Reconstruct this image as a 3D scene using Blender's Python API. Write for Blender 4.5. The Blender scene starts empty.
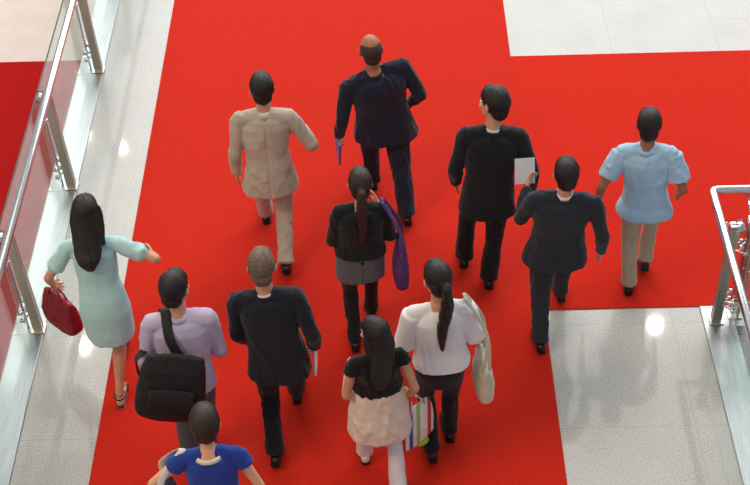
import bpy, bmesh, math, random
import numpy as np
from mathutils import Vector, Matrix, noise
random.seed(7)
SC = bpy.context.scene
COL = SC.collection

# ------------------------------------------------------------------ camera
F = 1420.0; CX, CY = 375.0, 242.5
K = 1.16                                          # layout figures below times K are metres
CAM = Vector((0, 0, 6.9 * K))
_Y = Vector((-13, 1302, -F)).normalized()
_Z = -Vector((55, -(F * F - 715) / 1302, -F)).normalized()
_Z = (_Z - _Y * _Z.dot(_Y)).normalized()
_X = _Y.cross(_Z)
ROT = Matrix((_X, _Y, _Z))                       # world from camera
cam = bpy.data.cameras.new('camera'); cam.sensor_width = 36; cam.lens = F / 750 * 36
cam.clip_end = 200
co = bpy.data.objects.new('camera', cam); COL.objects.link(co)
co.matrix_world = Matrix.Translation(CAM) @ ROT.to_4x4()
SC.camera = co


def G(px, py, z=0.0):
    """point of the place at height z that the photograph shows at (px, py)"""
    d = ROT @ Vector((px - CX, -(py - CY), -F))
    return CAM + d * ((z - CAM.z) / d.z)


def PX(p):
    c = ROT.transposed() @ (Vector(p) - CAM)
    return CX - F * c.x / c.z, CY + F * c.y / c.z


# ------------------------------------------------------------------ light
SC.view_settings.view_transform = 'Standard'
SC.view_settings.look = 'None'
SC.view_settings.gamma = 1
SC.view_settings.use_curve_mapping = False
SC.view_settings.exposure = 0.07
W = bpy.data.worlds.new('world'); SC.world = W; W.use_nodes = True
W.node_tree.nodes['Background'].inputs[0].default_value = (0.86, 0.93, 1.0, 1)
W.node_tree.nodes['Background'].inputs[1].default_value = 0.38


def area(name, loc, target, sx, sy, power, col, shape='RECTANGLE', spread=180):
    l = bpy.data.lights.new(name, 'AREA'); l.shape = shape; l.size = sx; l.size_y = sy
    l.energy = power; l.color = col; l.spread = math.radians(spread)
    o = bpy.data.objects.new(name, l); COL.objects.link(o)
    o.location = loc
    o.rotation_euler = (Vector(target) - Vector(loc)).to_track_quat('-Z', 'Y').to_euler()
    return o


area('skylight', (3, 24, 13), (0, 9.5, 0), 30, 14, 5500, (0.985, 0.985, 0.985))
area('hall_ceiling_light', (-1.5, 6.0, 15), (-.5, 8, 0), 12, 9, 380, (1.0, 0.90, 0.78))
area('warm_hall_light', (-7, 3.0, 9), (-2.5, 6.0, 0), 3, 3, 380, (1.0, 0.66, 0.36))


def lamp_over(px, py, power, size=.30, h=12.0, col=(1, .86, .62)):
    g = G(px, py); d = (g - CAM); d.z = -d.z
    p = g + d * (h / d.z)
    area('downlight', p, (p.x, p.y, 0), size, size, power, col, 'DISK')


lamp_over(655, 325, 90, .21, col=(1, .95, .85))
lamp_over(83, 345, 90, .21)
lamp_over(122, 148, 30, .2)
lamp_over(30, 335, 90, .34)
lamp_over(84, 135, 90, .34)

# ------------------------------------------------------------------ materials
MATS = {}


def mat(name, color, rough=.8, metal=0, c2=None, nscale=8, bump=0, bscale=200, sheen=0, spec=.5,
        stretch=None, trans=0, ior=1.45, coords='Object', detail=4, coat=0):
    if name in MATS: return MATS[name]
    m = bpy.data.materials.new(name); m.use_nodes = True
    nt = m.node_tree; b = nt.nodes['Principled BSDF']
    b.inputs['Roughness'].default_value = rough; b.inputs['Metallic'].default_value = metal
    b.inputs['Specular IOR Level'].default_value = spec; b.inputs['IOR'].default_value = ior
    if sheen: b.inputs['Sheen Weight'].default_value = sheen; b.inputs['Sheen Roughness'].default_value = .5
    if trans: b.inputs['Transmission Weight'].default_value = trans
    if coat: b.inputs['Coat Weight'].default_value = coat
    tc = nt.nodes.new('ShaderNodeTexCoord'); mp = nt.nodes.new('ShaderNodeMapping')
    nt.links.new(tc.outputs[coords], mp.inputs[0])
    if stretch: mp.inputs['Scale'].default_value = stretch
    n = nt.nodes.new('ShaderNodeTexNoise'); n.inputs['Scale'].default_value = nscale
    n.inputs['Detail'].default_value = detail
    nt.links.new(mp.outputs[0], n.inputs['Vector'])
    r = nt.nodes.new('ShaderNodeValToRGB')
    c2 = c2 or tuple(c * .86 for c in color)
    r.color_ramp.elements[0].position = .32; r.color_ramp.elements[1].position = .68
    r.color_ramp.elements[0].color = (*c2, 1); r.color_ramp.elements[1].color = (*color, 1)
    nt.links.new(n.outputs[0], r.inputs[0]); nt.links.new(r.outputs[0], b.inputs['Base Color'])
    if bump:
        n2 = nt.nodes.new('ShaderNodeTexNoise'); n2.inputs['Scale'].default_value = bscale
        nt.links.new(mp.outputs[0], n2.inputs['Vector'])
        bp = nt.nodes.new('ShaderNodeBump'); bp.inputs['Strength'].default_value = bump
        bp.inputs['Distance'].default_value = .01
        nt.links.new(n2.outputs[0], bp.inputs['Height']); nt.links.new(bp.outputs[0], b.inputs['Normal'])
    MATS[name] = m
    return m


def lin(r, g, b):
    f = lambda c: (c / 255 / 12.92) if c / 255 <= .04045 else ((c / 255 + .055) / 1.055) ** 2.4
    return (f(r), f(g), f(b))


def granite(name, base, dark, joint, px, py, step=.9 * K, rough=.05):
    m = bpy.data.materials.new(name); m.use_nodes = True
    nt = m.node_tree; L = nt.links.new; b = nt.nodes['Principled BSDF']
    b.inputs['Roughness'].default_value = .36; b.inputs['Specular IOR Level'].default_value = .36
    b.inputs['Coat Weight'].default_value = .3; b.inputs['Coat Roughness'].default_value = rough
    g = nt.nodes.new('ShaderNodeNewGeometry')
    def nz(scale, det):
        n = nt.nodes.new('ShaderNodeTexNoise'); n.inputs['Scale'].default_value = scale
        n.inputs['Detail'].default_value = det; L(g.outputs['Position'], n.inputs['Vector']); return n
    def ramp(src, p0, p1, c0, c1):
        r = nt.nodes.new('ShaderNodeValToRGB'); r.color_ramp.elements[0].position = p0; r.color_ramp.elements[1].position = p1
        r.color_ramp.elements[0].color = (*c0, 1); r.color_ramp.elements[1].color = (*c1, 1); L(src, r.inputs[0]); return r
    r1 = ramp(nz(95, 3).outputs[0], .33, .62, dark, base)
    r2 = ramp(nz(2.2, 4).outputs[0], .3, .7, (.90, .90, .90), (1, 1, 1))
    mx = nt.nodes.new('ShaderNodeMix'); mx.data_type = 'RGBA'; mx.blend_type = 'MULTIPLY'; mx.inputs[0].default_value = 1
    L(r1.outputs[0], mx.inputs[6]); L(r2.outputs[0], mx.inputs[7])
    sep = nt.nodes.new('ShaderNodeSeparateXYZ'); L(g.outputs['Position'], sep.inputs[0])
    masks = []
    for out, off in ((0, px), (1, py)):
        def M(op, a, bb):
            n = nt.nodes.new('ShaderNodeMath'); n.operation = op
            if isinstance(a, float): n.inputs[0].default_value = a
            else: L(a, n.inputs[0])
            if isinstance(bb, float): n.inputs[1].default_value = bb
            elif bb is not None: L(bb, n.inputs[1])
            return n.outputs[0]
        s = M('SUBTRACT', sep.outputs[out], float(off) - 90 * step)
        md = M('MODULO', s, float(step))
        masks.append(M('LESS_THAN', md, .0045))
    mm = nt.nodes.new('ShaderNodeMath'); mm.operation = 'MAXIMUM'; L(masks[0], mm.inputs[0]); L(masks[1], mm.inputs[1])
    mj = nt.nodes.new('ShaderNodeMix'); mj.data_type = 'RGBA'; L(mm.outputs[0], mj.inputs[0])
    L(mx.outputs[2], mj.inputs[6]); mj.inputs[7].default_value = (*joint, 1)
    L(mj.outputs[2], b.inputs['Base Color'])
    return m


M_GRAN = granite('speckled_granite', lin(193, 192, 187), lin(150, 148, 142), lin(150, 147, 140), 1.866 * K, 5.76 * K)
M_GRANL = granite('lower_granite', lin(246, 226, 214), lin(222, 202, 188), lin(150, 130, 120), 0.3, 5.76, 2.4)


def carpet_mat(name, c, c2):
    return mat(name, c, .95, c2=c2, nscale=55, bump=.6, bscale=420, spec=.1, sheen=.04, detail=8)


M_CARP = carpet_mat('red_carpet', lin(208, 42, 24), lin(198, 36, 20))
M_CARPX = carpet_mat('cross_carpet', lin(212, 41, 22), lin(202, 35, 18))
M_CARPL = carpet_mat('lower_carpet', lin(190, 22, 18), lin(178, 17, 14))
M_STEEL = mat('brushed_steel', (.60, .56, .51), .3, 1, c2=(.48, .45, .41), nscale=6, stretch=(60, 1, 1), coords='Object')
M_PLATE = mat('steel_plate', (.37, .385, .385), .38, 1, c2=(.27, .28, .28), nscale=5, stretch=(30, .6, 1))
M_CHROME = mat('chrome', (.8, .8, .8), .12, 1)
M_RAIL = mat('satin_rail', (.80, .80, .80), .22, 1, c2=(.74, .74, .74))
M_EDGE = mat('slab_edge', lin(150, 148, 145), .6)


def glass_mat():
    m = bpy.data.materials.new('balustrade_glass'); m.use_nodes = True
    nt = m.node_tree; nt.nodes.remove(nt.nodes['Principled BSDF']); out = nt.nodes['Material Output']
    t = nt.nodes.new('ShaderNodeBsdfTransparent'); t.inputs[0].default_value = (.90, .95, .93, 1)
    g = nt.nodes.new('ShaderNodeBsdfGlossy'); g.inputs['Roughness'].default_value = .01
    g.inputs[0].default_value = (.95, .97, 1, 1)
    lw = nt.nodes.new('ShaderNodeFresnel'); ge = nt.nodes.new('ShaderNodeNewGeometry')
    mr = nt.nodes.new('ShaderNodeMapRange'); mr.inputs['To Min'].default_value = 1.45; mr.inputs['To Max'].default_value = 1 / 1.45
    nt.links.new(ge.outputs['Backfacing'], mr.inputs['Value']); nt.links.new(mr.outputs[0], lw.inputs[0])
    mx = nt.nodes.new('ShaderNodeMixShader')
    nt.links.new(lw.outputs[0], mx.inputs[0]); nt.links.new(t.outputs[0], mx.inputs[1]); nt.links.new(g.outputs[0], mx.inputs[2])
    nt.links.new(mx.outputs[0], out.inputs[0])
    return m


M_GLASS = glass_mat()
M_GEDGE = mat('glass_edge', lin(38, 46, 44), .5)

# ------------------------------------------------------------------ mesh helpers


def link(name, me, m=None, parent=None):
    o = bpy.data.objects.new(name, me); COL.objects.link(o)
    if m is not None:
        me.materials.clear(); me.materials.append(m)
    if parent is not None: o.parent = parent
    return o


def box_bm(x0, x1, y0, y1, z0, z1, bev=0, bm=None):
    own = bm is None
    b = bmesh.new()
    vs = [b.verts.new(p) for p in ((x0, y0, z0), (x1, y0, z0), (x1, y1, z0), (x0, y1, z0), (x0, y0, z1), (x1, y0, z1), (x1, y1, z1), (x0, y1, z1))]
    for f in ((0, 3, 2, 1), (4, 5, 6, 7), (0, 1, 5, 4), (1, 2, 6, 5), (2, 3, 7, 6), (3, 0, 4, 7)):
        b.faces.new([vs[i] for i in f])
    if bev: bmesh.ops.bevel(b, geom=list(b.edges), offset=bev, segments=2, affect='EDGES', profile=.5)
    if own: return b
    me = bpy.data.meshes.new('t'); b.to_mesh(me); b.free(); bm.from_mesh(me); bpy.data.meshes.remove(me)
    return bm


def fin(name, bm, m, parent=None, smooth=False):
    me = bpy.data.meshes.new(name); bm.to_mesh(me); bm.free()
    if smooth:
        me.polygons.foreach_set('use_smooth', [True] * len(me.polygons))
    return link(name, me, m, parent)


def struct(o):
    o['kind'] = 'structure'; return o


def thing(name, label, cat, loc=(0, 0, 0), rz=0, group=None):
    o = bpy.data.objects.new(name, None); COL.objects.link(o); o.empty_display_size = .1
    o.location = loc; o.rotation_euler = (0, 0, rz); o['label'] = label; o['category'] = cat
    if group: o['group'] = group
    return o


def loft(bm, rings, n=20, power=2.0, cap=3, capk=.8):
    """rings: (centre, axisA, axisB) with axes carrying the half widths; rounded caps"""
    R = [(Vector(c), Vector(a), Vector(b)) for c, a, b in rings]
    full = []
    def capr(c, a, b, d):
        r = []
        h = min(a.length, b.length) * capk
        for k in range(cap):
            t = (k + .35) / cap
            s = math.sin(t * math.pi / 2); e = math.cos(t * math.pi / 2)
            r.append((c + d * h * e, a * s, b * s))
        return r
    if cap:
        d0 = (R[0][0] - R[1][0]).normalized(); d1 = (R[-1][0] - R[-2][0]).normalized()
        full = capr(*R[0], d0) + R + capr(*R[-1], d1)[::-1]
    else: full = R
    loops = []
    for c, a, b in full:
        l = []
        for i in range(n):
            t = 2 * math.pi * i / n; cs, sn = math.cos(t), math.sin(t)
            e = 2 / power
            l.append(bm.verts.new(c + a * (math.copysign(abs(cs) ** e, cs)) + b * (math.copysign(abs(sn) ** e, sn))))
        loops.append(l)
    ax = full[0][1].cross(full[0][2]).dot(full[-1][0] - full[0][0])
    fl = ax < 0
    fs = []
    for A, B in zip(loops, loops[1:]):
        for i in range(n):
            j = (i + 1) % n
            q = [A[i], A[j], B[j], B[i]]
            fs.append(bm.faces.new(q[::-1] if fl else q))
    fs.append(bm.faces.new(loops[0] if fl else loops[0][::-1])); fs.append(bm.faces.new(loops[-1][::-1] if fl else loops[-1]))


def tube(bm, pts, rad, side=None, n=14, sub=4, cap=3, smoothpath=True, capk=.8):
    """pts, rad: radius or (ra, rb) per point; ra along 'side'"""
    P = [Vector(p) for p in pts]; Q = [(r, r) if not isinstance(r, tuple) else r for r in rad]
    if smoothpath and len(P) > 2 and sub > 1:
        NP, NQ = [], []
        for i in range(len(P) - 1):
            p0 = P[max(i - 1, 0)]; p1 = P[i]; p2 = P[i + 1]; p3 = P[min(i + 2, len(P) - 1)]
            for k in range(sub):
                t = k / sub
                a = .5 * ((2 * p1) + (-p0 + p2) * t + (2 * p0 - 5 * p1 + 4 * p2 - p3) * t * t + (-p0 + 3 * p1 - 3 * p2 + p3) * t ** 3)
                NP.append(a); NQ.append(tuple(Q[i][j] * (1 - t) + Q[i + 1][j] * t for j in (0, 1)))
        NP.append(P[-1]); NQ.append(Q[-1]); P, Q = NP, NQ
    rings = []
    s = Vector(side) if side else None
    for i, p in enumerate(P):
        d = (P[min(i + 1, len(P) - 1)] - P[max(i - 1, 0)]).normalized()
        if s is None: s = d.orthogonal()
        a = (s - d * s.dot(d))
        if a.length < 1e-4: a = d.orthogonal()
        a.normalize(); b = d.cross(a)
        s = a if side is None else s
        rings.append((p, a * Q[i][0], b * Q[i][1]))
    loft(bm, rings, n=n, cap=cap, capk=capk)


def ell(bm, c, ax, ay, az, n=16):
    """ellipsoid with axis vectors"""
    c = Vector(c); ax, ay, az = Vector(ax), Vector(ay), Vector(az)
    if ax.cross(ay).dot(az) < 0: ax = -ax
    rows = []
    for i in range(1, n // 2):
        ph = math.pi * i / (n // 2)
        rows.append([bm.verts.new(c - az * math.cos(ph) + (ax * math.cos(2 * math.pi * k / n) + ay * math.sin(2 * math.pi * k / n)) * math.sin(ph)) for k in range(n)])
    b0 = bm.verts.new(c - az); b1 = bm.verts.new(c + az)
    for A, B in zip(rows, rows[1:]):
        for i in range(n):
            j = (i + 1) % n; bm.faces.new((A[i], A[j], B[j], B[i]))
    for i in range(n):
        j = (i + 1) % n; bm.faces.new((b0, rows[0][j], rows[0][i])); bm.faces.new((b1, rows[-1][i], rows[-1][j]))


def fuse(name, bm, vox, m, parent, smooth=4, disp=None, factor=.5):
    """closed overlapping shapes -> one continuous skin"""
    me = bpy.data.meshes.new(name); bm.to_mesh(me); bm.free()
    o = bpy.data.objects.new(name, me); COL.objects.link(o)
    r = o.modifiers.new('r', 'REMESH'); r.mode = 'VOXEL'; r.voxel_size = vox; r.adaptivity = 0
    if smooth:
        s = o.modifiers.new('s', 'SMOOTH'); s.iterations = smooth; s.factor = factor
    dg = bpy.context.evaluated_depsgraph_get()
    nm = bpy.data.meshes.new_from_object(o.evaluated_get(dg))
    o.modifiers.clear(); o.data = nm; bpy.data.meshes.remove(me); nm.name = name
    if disp:
        nv = len(nm.vertices)
        nr = np.empty(nv * 3, 'f'); nm.vertex_normals.foreach_get('vector', nr); nr = nr.reshape(-1, 3)
        cs = np.empty(nv * 3, 'f'); nm.vertices.foreach_get('co', cs); cs = cs.reshape(-1, 3)
        d = np.array([disp(Vector(c)) for c in cs.tolist()], 'f')
        cs = cs + nr * d[:, None]
        nm.vertices.foreach_set('co', cs.ravel())
    nm.polygons.foreach_set('use_smooth', [True] * len(nm.polygons)); nm.update()
    nm.materials.clear(); nm.materials.append(m)
    o.parent = parent
    return o


def folds(seed, amp=.006, sc=7, axis=Vector((0, 0, 1)), st=.35):
    off = Vector((seed * 13.7, seed * 5.1, seed * 3.3))
    def f(c):
        p = Vector((c.x * sc, c.y * sc, c.z * sc * st)) + off
        v = noise.noise(p) * .7
        w = Vector((c.x * sc * 1.7 + c.z * 2.5, c.y * sc * 1.7, c.z * sc * .45 - c.x * 1.5)) + off
        m = max(0, .55 + noise.noise(p * .6 + off))
        v += 1.5 * (.30 - min(.6, abs(noise.noise(w)) * 1.6)) * m
        q = Vector((c.x * sc * 1.2 - c.z * 5, c.y * sc * 1.2, c.z * sc * 1.6)) + off * 2
        v += .55 * (.25 - min(.5, abs(noise.noise(q)) * 1.8)) * m
        return amp * v
    return f


# ------------------------------------------------------------------ the setting
X0, X1 = -2.583, 2.268          # slab edges
bm = box_bm(X0, X1, -1, 6.80, -.35, 0); box_bm(X0, 9, 6.80, 22, -.35, 0, bm=bm)
struct(fin('floor', bm, M_GRAN))
bm = box_bm(-12, 12, -2, 30, -4.3, -4.0)
struct(fin('floor_lower', bm, M_GRANL))
bm = box_bm(X0 - .012, X0, -1, 22, -.36, .0)
struct(fin('trim_1', bm, M_EDGE))

c = fin('red_carpet', box_bm(-1.891, 1.0165, 3.0, 20, .0005, .008, .002), M_CARP)
c['label'] = 'long red aisle carpet the people walk on, running to the top of the photo'; c['category'] = 'carpet'
c = fin('red_carpet', box_bm(1.0165, 8.5, 6.802, 9.78, .0005, .0075, .002), M_CARPX)
c['label'] = 'red cross carpet branching off to the right between two granite areas'; c['category'] = 'carpet'
c = fin('red_carpet', box_bm(-11, 3, 4.2, 15.61, -3.9995, -3.99), M_CARPL)
c['label'] = 'darker red carpet on the lower floor beyond the left glass railing'; c['category'] = 'carpet'


def steel_plate(x0, x1, y0, y1, label):
    o = fin('floor_plate', box_bm(x0, x1, y0, y1, .0005, .012, .003), M_PLATE)
    o['label'] = label; o['category'] = 'metal plate'


steel_plate(X0 - .01, -2.381, -1, 22, 'brushed steel edge plate under the long left railing')
steel_plate(2.07, X1 + .01, -1, 6.798, 'brushed steel edge plate under the right railing beside pale granite')
steel_plate(X1 + .012, 8.5, 6.60, 6.798, 'short brushed steel plate under the cross side of the right railing')


def post(root, x, y, lean, h, side, along='y'):
    """flat double-bar steel post; side: -1 glass at -x"""
    bm = bmesh.new()
    w, t = (.033, .010)
    for k in (-1, 1):
        if along == 'y':
            a = Vector((x, y + k * .016, .012)); b = a + Vector((lean, 0, h))
            rings = [(a, Vector((w, 0, 0)), Vector((0, t, 0))), (b, Vector((w * .95, 0, 0)), Vector((0, t, 0)))]
        else:
            a = Vector((x + k * .016, y, .012)); b = a + Vector((0, lean, h))
            rings = [(a, Vector((t, 0, 0)), Vector((0, w, 0))), (b, Vector((t, 0, 0)), Vector((0, w * .95, 0)))]
        loft(bm, rings, n=16, power=8, cap=0)
    p = fin('post', bm, M_STEEL, root)
    bm = bmesh.new()
    box_bm(x - .045, x + .045, y - .05, y + .05, .012, .02, .003, bm=bm)
    fin('foot_plate', bm, M_STEEL, p)
    return p


def railing(root, xs, ys, x_post, lean, h, rail_x, rail_z, glass_x, z_glass):
    """long railing parallel to Y on x_post; glass pane per bay"""
    s = -1 if glass_x < x_post else 1
    for y in ys:
        p = post(root, x_post, y, lean, h, s)
        top = Vector((x_post + lean, y, h + .012))
        # round knuckle and stem that carry the handrail
        bm = bmesh.new()
        kx = -.050 if s < 0 else .03
        tube(bm, [top + Vector((kx, -.036, -.02)), top + Vector((kx, .036, -.02))], [.033, .033], n=24, cap=0)
        tube(bm, [top + Vector((.02 * -s, 0, -.03)), top + Vector((kx, 0, -.02))], [.016, .016], n=12, cap=1)
        fin('knuckle', bm, M_CHROME, p, True)
        bm = bmesh.new()
        tube(bm, [top + Vector((0, 0, -.02)), Vector((rail_x, y, rail_z - .02))], [.009, .009], n=12, cap=0)
        fin('rail_stem', bm, M_CHROME, p, True)
        # glass clamps: two spider pairs
        for zf in (.22, .78):
            base = Vector((x_post + lean * zf, y, h * zf))
            bm = bmesh.new()
            gx = glass_x + (lean * zf)
            for k in (-1, 1):
                for dz in (-.035, .035) if zf < .5 else (0,):
                    e = Vector((gx, y + k * .06, base.z + dz))
                    tube(bm, [base, base + Vector((s * .035, k * .03, dz * .6)), e], [.008, .007, .007], n=8, cap=1)
                    tube(bm, [e + Vector((-.016, 0, 0)), e + Vector((.016, 0, 0))], [.016, .016], n=12, cap=0)
            fin('glass_clamp', bm, M_CHROME, p, True)


# left railing
PY = [3.73, 5.23, 6.727, 8.222, 9.724, 11.22, 12.72, 14.22]
rl = thing('glass_railing', 'long left steel and glass railing with round handrail above the lower floor', 'railing', (0, 0, 0))
LEAN = -.035; PH = .86; RZ = .925
RX = (G(73, 0, RZ * K).x + G(2, 262, RZ * K).x) / 2 / K
GX0 = (G(62, 0, .9 * K).x + G(8, 200, .9 * K).x) / 2 / K
railing(rl, None, PY, -2.418, LEAN, PH, RX, RZ, GX0 - LEAN, .9)
bm = bmesh.new(); tube(bm, [(RX, 2.5, RZ), (RX, 17, RZ)], [.028, .028], n=28, cap=0); fin('handrail', bm, M_RAIL, rl, True)
gaps = [2.2] + PY + [15.7]
for a, b in zip(gaps, gaps[1:]):
    bm = bmesh.new()
    y0, y1 = a + .006, b - .006
    bx, tx = GX0 - LEAN, GX0
    for (cx0, cx1, z0, z1) in ((bx, tx, -.12, .90),):
        vs = [(cx0 - .006, y0, z0), (cx0 + .006, y0, z0), (cx0 + .006, y1, z0), (cx0 - .006, y1, z0),
              (cx1 - .006, y0, z1), (cx1 + .006, y0, z1), (cx1 + .006, y1, z1), (cx1 - .006, y1, z1)]
        V = [bm.verts.new(v) for v in vs]
        for f in ((0, 3, 2, 1), (4, 5, 6, 7), (0, 1, 5, 4), (1, 2, 6, 5), (2, 3, 7, 6), (3, 0, 4, 7)):
            bm.faces.new([V[i] for i in f])
    g = fin('glass_pane', bm, M_GLASS, rl)
    g.data.materials.append(M_GEDGE)
    for p in g.data.polygons:
        if abs(p.normal.x) < .6: p.material_index = 1

# right railing: a corner
rr = thing('glass_railing', 'right steel and glass railing turning a corner on the granite', 'railing', (0, 0, 0))
RZ2 = .925
rc = G(712, 190, RZ2 * K) / K
RX2, RY2 = rc.x, rc.y
GXR = 2.235
GYR = 6.72
PYR = [6.664, 5.16, 3.66]
railing(rr, None, PYR, 2.153, .01, PH, RX2, RZ2, GXR, .9)
for xx in (2.285, 3.75, 5.25):
    p = post(rr, xx, 6.715, 0, PH, 1, 'x')
    bm = bmesh.new(); tube(bm, [(xx - .035, 6.715, PH - .02), (xx + .035, 6.715, PH - .02)], [.03, .03], n=20, cap=0)
    fin('knuckle', bm, M_CHROME, p, True)
    bm = bmesh.new(); tube(bm, [(xx, 6.715, PH - .02), (xx, RY2, RZ2 - .02)], [.009, .009], n=12, cap=0); fin('rail_stem', bm, M_CHROME, p, True)
    for zf in (.2, .5, .8):
        bm = bmesh.new()
        for k in (-1, 1):
            tube(bm, [(xx, 6.715, PH * zf), (xx + k * .03, 6.69, PH * zf), (xx + k * .06, 6.655, PH * zf)], [.008, .007, .007], n=8, cap=1)
            tube(bm, [(xx + k * .06, 6.665, PH * zf), (xx + k * .06, 6.635, PH * zf)], [.016, .016], n=12, cap=0)
        fin('glass_clamp', bm, M_CHROME, p, True)
bm = bmesh.new(); tube(bm, [(RX2, 2.5, RZ2), (RX2, RY2 - .03, RZ2), (RX2 + .008, RY2 - .008, RZ2), (RX2 + .03, RY2, RZ2), (8.5, RY2, RZ2)], [.028] * 5, n=28, cap=0, sub=1)
fin('handrail', bm, M_RAIL, rr, True)
for a, b in ((6.60, 5.166), (5.154, 3.666), (3.654, 2.4)):
    g = fin('glass_pane', box_bm(GXR - .006, GXR + .006, b, a, -.12, .90), M_GLASS, rr); g.data.materials.append(M_GEDGE)
    for p in g.data.polygons:
        if abs(p.normal.x) < .6: p.material_index = 1
for a, b in ((2.30, 3.74), (3.76, 5.24), (5.26, 7.0)):
    g = fin('glass_pane', box_bm(a, b, 6.644, 6.656, -.12, .90), M_GLASS, rr); g.data.materials.append(M_GEDGE)
    for p in g.data.polygons:
        if abs(p.normal.y) < .6: p.material_index = 1

for o in list(COL.objects):
    if o.type == 'MESH': o.data.transform(Matrix.Scale(K, 4))

# ------------------------------------------------------------------ people
SKIN = mat('skin', lin(214, 160, 128), .5, c2=lin(200, 144, 112), nscale=14, spec=.4)
SKIND = mat('skin_tanned', lin(176, 118, 88), .5, c2=lin(160, 104, 76), nscale=14, spec=.4)
HAIR = mat('hair_black', lin(30, 25, 24), .45, c2=lin(14, 11, 11), nscale=60, bump=.5, bscale=160, spec=.5)
HAIRB = mat('hair_brown', lin(54, 35, 28), .42, c2=lin(34, 24, 20), nscale=60, bump=.5, bscale=160)
HAIRG = mat('hair_grey', lin(128, 108, 92), .6, c2=lin(84, 68, 58), nscale=60, bump=.5, bscale=160)
SHOE = mat('shoe_leather', lin(24, 22, 22), .3, spec=.5)
EYE = mat('eye', lin(230, 228, 222), .2)


def fab(name, r, g, b, k=.86, rough=.85, bump=.25, sheen=.15, nscale=5):
    c = lin(r, g, b)
    return mat(name, c, rough, c2=tuple(v * k for v in c), nscale=nscale, bump=bump, bscale=320, sheen=sheen, spec=.3)


def ik(a, t, l1, l2, pole):
    """two-bone limb from a towards t; returns joint, end"""
    d = t - a; L = d.length
    mx = (l1 + l2) * .995
    if L > mx: t = a + d * (mx / L); d = t - a; L = mx
    L = max(L, abs(l1 - l2) + .01)
    u = d.normalized()
    x = (l1 * l1 - l2 * l2 + L * L) / (2 * L); h = math.sqrt(max(l1 * l1 - x * x, 0))
    p = (pole - u * pole.dot(u))
    p = p.normalized() if p.length > 1e-5 else u.orthogonal()
    return a + u * x + p * h, t


class Person:
    pass


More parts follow.
